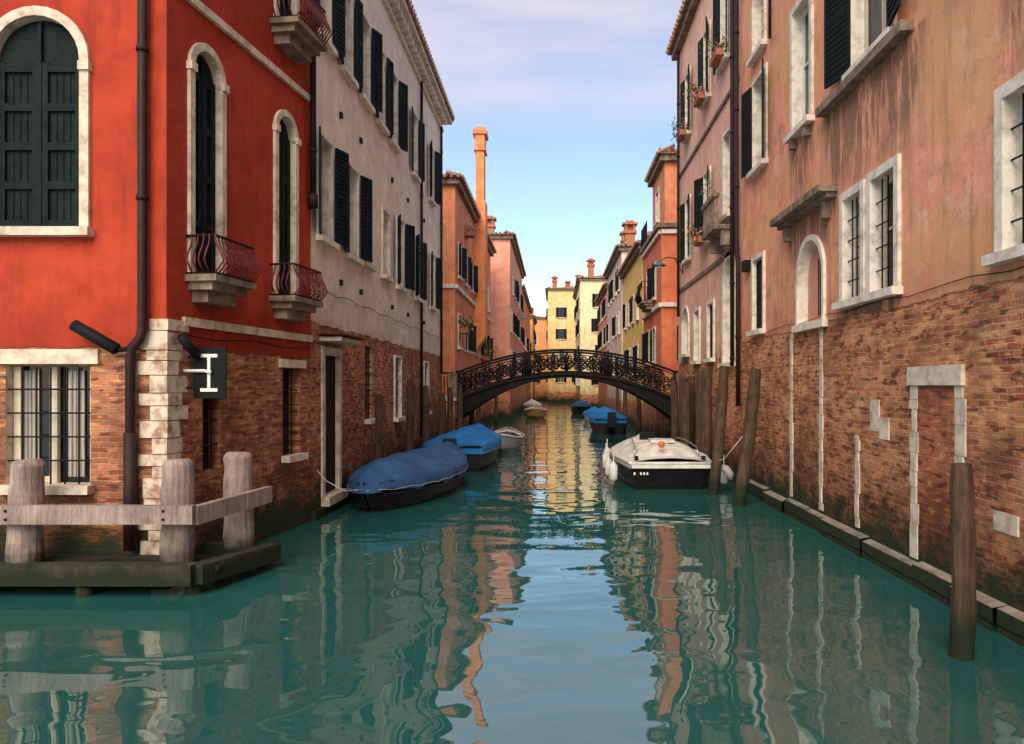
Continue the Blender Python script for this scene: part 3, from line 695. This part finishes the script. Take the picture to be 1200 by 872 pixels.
pole(3.9,34.5,2.5,.11); pole(3.8,41,2.5,.11,.1); pole(3.9,46,2.4,.1); pole(-3.9,38,2.4,.11); pole(-3.8,48,2.4,.11)

# ------------------------------------------------------------------ boats
def paint(name,c,c2=None,rough=.35): return simple(name,c,c2,3,rough)
TARPB=simple('blue_tarpaulin',(.030,.095,.215),(.016,.050,.125),1.6,.7,0,.02,spec=.2)
TARPC=simple('bright_blue_tarpaulin',(.012,.17,.48),(.008,.10,.30),1.6,.7,0,.02,spec=.2)
HBLK=paint('black_hull_paint',(.005,.005,.007),(.013,.012,.012)); HNAVY=paint('navy_hull_paint',(.007,.012,.022),(.015,.018,.025))
HWH=paint('white_gelcoat',(.72,.70,.66),(.46,.42,.37)); HGR=paint('grey_hull_paint',(.35,.34,.32),(.22,.21,.2)); HYE=paint('varnished_wood_hull',(.40,.22,.06),(.28,.14,.04))
RUB=paint('fender_vinyl',(.66,.64,.60),(.40,.37,.34)); COVER=simple('white_canvas_cover',(.66,.61,.54),(.40,.36,.31),2.8,.8,0,.02)
def boat(name,cx,y0,L,B,h,hull,cover,ridge=.35,yaw=0,near='point',far='point',rise=(.15,.25),skirt=.16,rim=None,open_=False,inner=None):
    g=Grp(name); NS=28; cy,sy=math.cos(yaw),math.sin(yaw)
    def T(x,y,z): return Vector((cx+x*cy-y*sy, y0+x*sy+y*cy, z))
    def hw(t):
        a=min(1,(t/.42)) if near=='point' else (.80+.2*min(1,t/.3)); b=min(1,((1-t)/.5)) if far=='point' else (.82+.18*min(1,(1-t)/.3))
        fa=math.sin(a*math.pi/2)**.62 if near=='point' else a; fb=math.sin(b*math.pi/2)**.75 if far=='point' else b
        return max(.02,B/2*fa*fb)
    def sh(t): return h+rise[0]*max(0,1-t/.35)**2+rise[1]*max(0,(t-.6)/.4)**2
    ts=[i/NS for i in range(NS+1)]
    hm=g.mb('hull',hull,0,True); rows=[]
    for t in ts:
        w=hw(t); s=sh(t); r=[]; yy=t*L
        for k,(fx,z) in enumerate(((-1,s),(-.97,s*.55),(-.88,.12),(-.72,-.12),(0,-.25),(.72,-.12),(.88,.12),(.97,s*.55),(1,s))):
            rake=(1-z/s)*(.5*max(0,1-t/.2)-.5*max(0,(t-.8)/.2)) if z<s else 0
            r.append(T(fx*w,yy+rake*.8,z))
        rows.append(r)
    hm.grid(rows)
    if near!='point': hm.poly([p for p in rows[0]])
    if far!='point': hm.poly([p for p in rows[-1]][::-1])
    rm=g.mb('gunwale',rim or HBLK,0,True)
    for sgn in (-1,1): rm.tube([T(sgn*(hw(t)+.01),t*L,sh(t)+.01) for t in ts],.035,8)
    if near!='point': rm.tube([T(-hw(0),0,sh(0)+.01),T(hw(0),0,sh(0)+.01)],.035,8)
    if cover:
        M=20; rows=[]; nb=NS*3
        for i in range(nb+1):
            t=i/nb; w=hw(t)+.045; s=sh(t); e=min(1,t/.22,(1-t)/.22); e=math.sin(e*math.pi/2)
            sk=skirt+.035*math.sin(t*31+cx)+.02*math.sin(t*77)
            r=[T(-w-.01,t*L,s-sk)]
            bow=math.cos(t*L*2*math.pi/1.15)
            for j in range(M+1):
                u=-1+2*j/M
                prof=(1-abs(u)**1.5)
                z=s+.03+ridge*prof*(.35+.65*e)*(.92+.08*bow)-.05*(1-bow)*abs(u)*(1-abs(u))
                z+=.022*mnoise.noise(Vector((u*2.5+cx,t*L*1.8,1)))+.024*mnoise.noise(Vector((u*7+cx,t*L*4-u*5,3)))
                r.append(T(u*w,t*L,z))
            r.append(T(w+.01,t*L,s-sk))
            rows.append(r)
        g.mb('tarpaulin',cover,0,True).grid(rows); tc=g.p['tarpaulin'][0]
        tc.poly(rows[0]); tc.poly(rows[-1][::-1])
        rp=g.mb('lashing_rope',RUB,0,True)
        for sgn in (-1,1): rp.tube([T(sgn*(hw(t)+.07),t*L,sh(t)-skirt+.03+.015*math.sin(t*60)) for t in ts],.005,4)
    elif open_:
        fl=g.mb('floor',inner or DOORW); fl.grid([[T(-hw(t)*.93,t*L,.16),T(hw(t)*.93,t*L,.16)] for t in ts])
        for t in (.3,.5,.7):
            w=hw(t)*.95; fl.obox(T(-w,t*L,sh(t)-.14),Vector((2*w,0,0)),Vector((0,.28,0)),Vector((0,0,.05)))
    return g,T,hw,sh
def fender(g,p,L=.5,r=.11,m=None):
    x,y,z=p; g.mb('fenders',m or RUB,0,True).tube([(x,y,z+.28),(x,y,z+.06),(x,y,z),(x,y,z-.06),(x,y,z-L+.06),(x,y,z-L)],[.012,.012,r*.6,r,r,r*.4],12)
g,T,hw,sh=boat('tarp_covered_boat',-3.72,14.3,6.4,1.9,.58,HBLK,TARPB,.40,yaw=-.15,rise=(.02,.14)); 
g.mb('hull_stripe',HNAVY).tube([T(hw(i/20)+.0,i/20*6.4,.36) for i in range(1,20)],.02,5)
g.mb('mooring_ropes',RUB,0,True).tube([T(0,0,.5),(-3.98,14.1,.5),(-4.3,14.0,.7),(-4.48,14.0,.9)],.009,5); g.fin()
g,T,hw,sh=boat('tarp_covered_boat',-2.95,21.2,6.2,2.1,.74,HNAVY,TARPC,.34,near='flat',rise=(.0,.2),skirt=.2,yaw=-.03)
g.mb('outboard_motor',HBLK,.03).box(-3.15,-2.8,20.85,21.2,.35,1.0); g.fin()
g,T,hw,sh=boat('rowing_boat',-2.0,27.2,4.8,1.5,.5,HGR,None,near='point',open_=True,rise=(.2,.2),rim=HWH)
g.mb('canvas_fold',COVER).grid([[T(u*hw(.5+.4*t)*.9,(.45+.45*t)*4.8,.52+.16*(1-u*u)+.03*math.sin(9*t+4*u)) for u in (-1,-.6,-.2,.2,.6,1)] for t in [k/8 for k in range(9)]]); g.fin()
g,T,hw,sh=boat('small_boat',-1.5,56,5,1.7,.6,HYE,None,open_=True,rim=HWH,rise=(.2,.2)); g.fin()
g,T,hw,sh=boat('tarp_covered_boat',2.85,38,6,1.9,.75,HBLK,TARPC,.5,near='flat',rise=(0,.2)); 
g.mb('outboard_motor',HBLK,.03).box(2.7,3.1,37.6,38,.4,1.15); g.fin()
g,T,hw,sh=boat('small_boat',2.9,50,5,1.7,.6,HWH,TARPC,.3,rise=(.1,.2)); g.fin()
g,T,hw,sh=boat('small_boat',-2.0,69,5,1.7,.7,HWH,COVER,.4,yaw=.06); g.fin()
g,T,hw,sh=boat('small_boat',2.2,66,5,1.8,.7,HBLK,TARPB,.4,yaw=-.08); g.fin()

g,T,hw,sh=boat('motorboat',2.75,17.5,6.2,2.35,.66,HBLK,None,near='flat',far='point',rise=(.0,.22),rim=HWH)
L=6.2; NS=24; dk=g.mb('foredeck',HWH,0,True); rows=[]
for i in range(NS+1):
    t=i/NS; w=hw(t)*1.0; rows.append([T(u*w,t*L,sh(t)+.03+.10*(1-u*u)) for u in [-1+2*j/10 for j in range(11)]])
dk.grid(rows)
ub=g.mb('white_topside',HWH,0,True)
for s in (-1,1): ub.grid([[T(s*(hw(t)*.985+.02),t*L,sh(t)-.12),T(s*(hw(t)+.025),t*L,sh(t)+.03)] for t in [k/NS for k in range(NS+1)]])
ub.poly([T(-hw(0)*.985,-.015,sh(0)-.11),T(hw(0)*.985,-.015,sh(0)-.11),T(hw(0)+.02,-.02,sh(0)+.03),T(-hw(0)-.02,-.02,sh(0)+.03)])
cv=g.mb('canvas_cover',COVER,0,True); rows=[]
for i in range(41):
    t=i/40; tt=.10+.66*t; e=math.sin(min(1,t/.16,(1-t)/.3)*math.pi/2); w=hw(tt)*(.82+.04*e); r=[]
    for j in range(21):
        u=-1+2*j/20; r.append(T(u*w,tt*L,sh(tt)+.05+(.33*e)*(1-abs(u)**3.2)*(.93+.07*math.cos(t*26))+.03*mnoise.noise(Vector((u*3,t*9,0)))+.02*mnoise.noise(Vector((u*9,t*22,5)))))
    rows.append(r)
cv.grid(rows)
fit=g.mb('deck_fittings',IRON,.01)
ht=g.mb('hatch',HWH,.02); ht.box(2.45,3.05,18.9,19.5,1.04,1.12)
g.mb('orange_buoy',simple('orange_plastic',(.6,.16,.02),(.5,.12,.02),5,.5),0,True).tube([(2.62,18.2,.98),(2.62,18.2,1.03),(2.62,18.2,1.11),(2.62,18.2,1.14)],[.04,.08,.08,.03],12)
for x in (1.95,3.55): fit.box(x-.04,x+.04,17.62,17.8,.72,.82)
rail=g.mb('grab_rail',simple('stainless_steel',(.55,.55,.55),(.4,.4,.4),5,.25,.9),0,True)
rail.tube([(1.95,18.3,.75),(1.98,18.4,.98),(2.05,19.6,1.08),(2.1,20.8,1.05)],.014,6); rail.tube([(3.55,18.3,.75),(3.52,18.4,.98),(3.45,19.6,1.08),(3.4,20.8,1.05)],.014,6)
fit.tube([(3.0,20.5,1.0),(3.0,20.5,1.35)],.02,6); fit.box(2.35,2.75,20.4,20.6,1.02,1.2)
for (x,y,z) in ((1.42,17.9,.62),(1.38,18.9,.62),(1.40,20.2,.66),(1.5,21.2,.7),(4.08,17.9,.55)): fender(g,(x,y,z),.42,.105)
g.mb('fenders',RUB,0,True).tube([(3.85,17.4,.62),(4.0,17.4,.55),(4.12,17.45,.42),(4.15,17.5,.3)],[.05,.10,.10,.05],12)
rp=g.mb('mooring_ropes',RUB,0,True)
rp.tube([(3.55,17.7,.8),(3.7,17.3,.7),(3.85,16.8,.85),(4.0,15.6,1.5)],.012,5); rp.tube([(1.95,17.7,.8),(1.6,17.6,.78),(1.42,17.9,.8)],.012,5)
for i in range(5):
    if i!=1: g.mb('hull_lettering',WHITEP).box(1.86+i*.075,1.90+i*.075,17.462,17.47,.40,.46)
g.fin()

# ------------------------------------------------------------------ land, water
g=Grp('pavement')
m=g.mb('paving',PAVE)
m.box(-60,-4.95,29.45,33.45,-1,1.88); m.box(-200,-5.2,14,300,-1,1.5); m.box(5.0,200,-8,300,-1,1.5); m.box(-60,-3.9,100.5,103.5,-1,1.4)
m.box(-2.5,60,142,300,-1,1.4)
g.fin()
k=NT('canal_water'); oc=k.n('ShaderNodeTexCoord').outputs['Object']
n1=k.noise(k.map(oc,(.50,.85,1)),1.0,1,.4,.7); n2=k.noise(k.map(oc,(1.3,2.2,1)),1.1,1,.5,.4); n3=k.noise(k.map(oc,(.16,.2,1)),1.0,1,.5)
hh=k.math('ADD',k.math('MULTIPLY',n1,1.0),k.math('MULTIPLY',n2,k.rng(n3,.35,.65,.05,.26)))
k.bump(hh,1.0,.036)
k.b.inputs['IOR'].default_value=2.45
k.fin(k.mix(k.noise(oc,.25,2),(.010,.072,.064),(.022,.108,.096)),.010)
wm=MB(); wm.poly([Vector(p) for p in ((-900,-300,0),(900,-300,0),(900,1500,0),(-900,1500,0))]); make('canal_water',wm,k.m)

# ------------------------------------------------------------------ world, sun, camera
SE,SA=math.radians(40),math.radians(193)
wd=bpy.data.worlds.new('World'); scene.world=wd; wd.use_nodes=True; t=wd.node_tree; t.nodes.clear()
o=t.nodes.new('ShaderNodeOutputWorld'); bg=t.nodes.new('ShaderNodeBackground'); sky=t.nodes.new('ShaderNodeTexSky'); sky.sky_type='NISHITA'; sky.sun_disc=False
sky.sun_elevation=SE; sky.sun_rotation=SA; sky.air_density=1.15; sky.dust_density=.1; sky.ozone_density=2.2
t.links.new(sky.outputs[0],bg.inputs[0]); bg.inputs[1].default_value=.205
bg2=t.nodes.new('ShaderNodeBackground'); bg2.inputs[0].default_value=(.98,.84,.88,1); bg2.inputs[1].default_value=1.0
tc=t.nodes.new('ShaderNodeTexCoord'); mp=t.nodes.new('ShaderNodeMapping'); mp.inputs['Scale'].default_value=(1.1,1.1,6.0); mp.inputs['Rotation'].default_value=(0,.16,0)
nz=t.nodes.new('ShaderNodeTexNoise'); nz.inputs['Scale'].default_value=1.8; nz.inputs['Detail'].default_value=5; nz.inputs['Roughness'].default_value=.5
t.links.new(tc.outputs['Generated'],mp.inputs[0]); t.links.new(mp.outputs[0],nz.inputs[0])
mr=t.nodes.new('ShaderNodeMapRange'); mr.inputs[1].default_value=.34; mr.inputs[2].default_value=.76; t.links.new(nz.outputs[0],mr.inputs[0])
sp=t.nodes.new('ShaderNodeSeparateXYZ'); t.links.new(tc.outputs['Generated'],sp.inputs[0])
m2=t.nodes.new('ShaderNodeMapRange'); m2.inputs[1].default_value=.22; m2.inputs[2].default_value=.44; t.links.new(sp.outputs[2],m2.inputs[0])
mu=t.nodes.new('ShaderNodeMath'); mu.operation='MULTIPLY'; t.links.new(mr.outputs[0],mu.inputs[0]); t.links.new(m2.outputs[0],mu.inputs[1])
mx=t.nodes.new('ShaderNodeMixShader'); t.links.new(mu.outputs[0],mx.inputs[0]); t.links.new(bg.outputs[0],mx.inputs[1]); t.links.new(bg2.outputs[0],mx.inputs[2]); t.links.new(mx.outputs[0],o.inputs[0])

sd=Vector((math.sin(SA)*math.cos(SE),math.cos(SA)*math.cos(SE),math.sin(SE)))
li=bpy.data.lights.new('sun','SUN'); li.energy=5.0; li.angle=math.radians(50); li.color=(1,.85,.66)
lo=bpy.data.objects.new('sun',li); scene.collection.objects.link(lo); lo.rotation_euler=sd.to_track_quat('Z','Y').to_euler(); lo.location=sd*50
cam=bpy.data.cameras.new('camera'); co=bpy.data.objects.new('camera',cam); scene.collection.objects.link(co); scene.camera=co
co.location=(0,0,H); co.rotation_euler=(math.radians(90),0,0); cam.sensor_width=36; cam.lens=F/1200*36; cam.shift_x=-50/1200; cam.shift_y=16/1200; cam.clip_end=3000; cam.clip_start=.05
scene.view_settings.view_transform='Standard'; scene.view_settings.look='None'; scene.view_settings.exposure=0; scene.view_settings.gamma=1
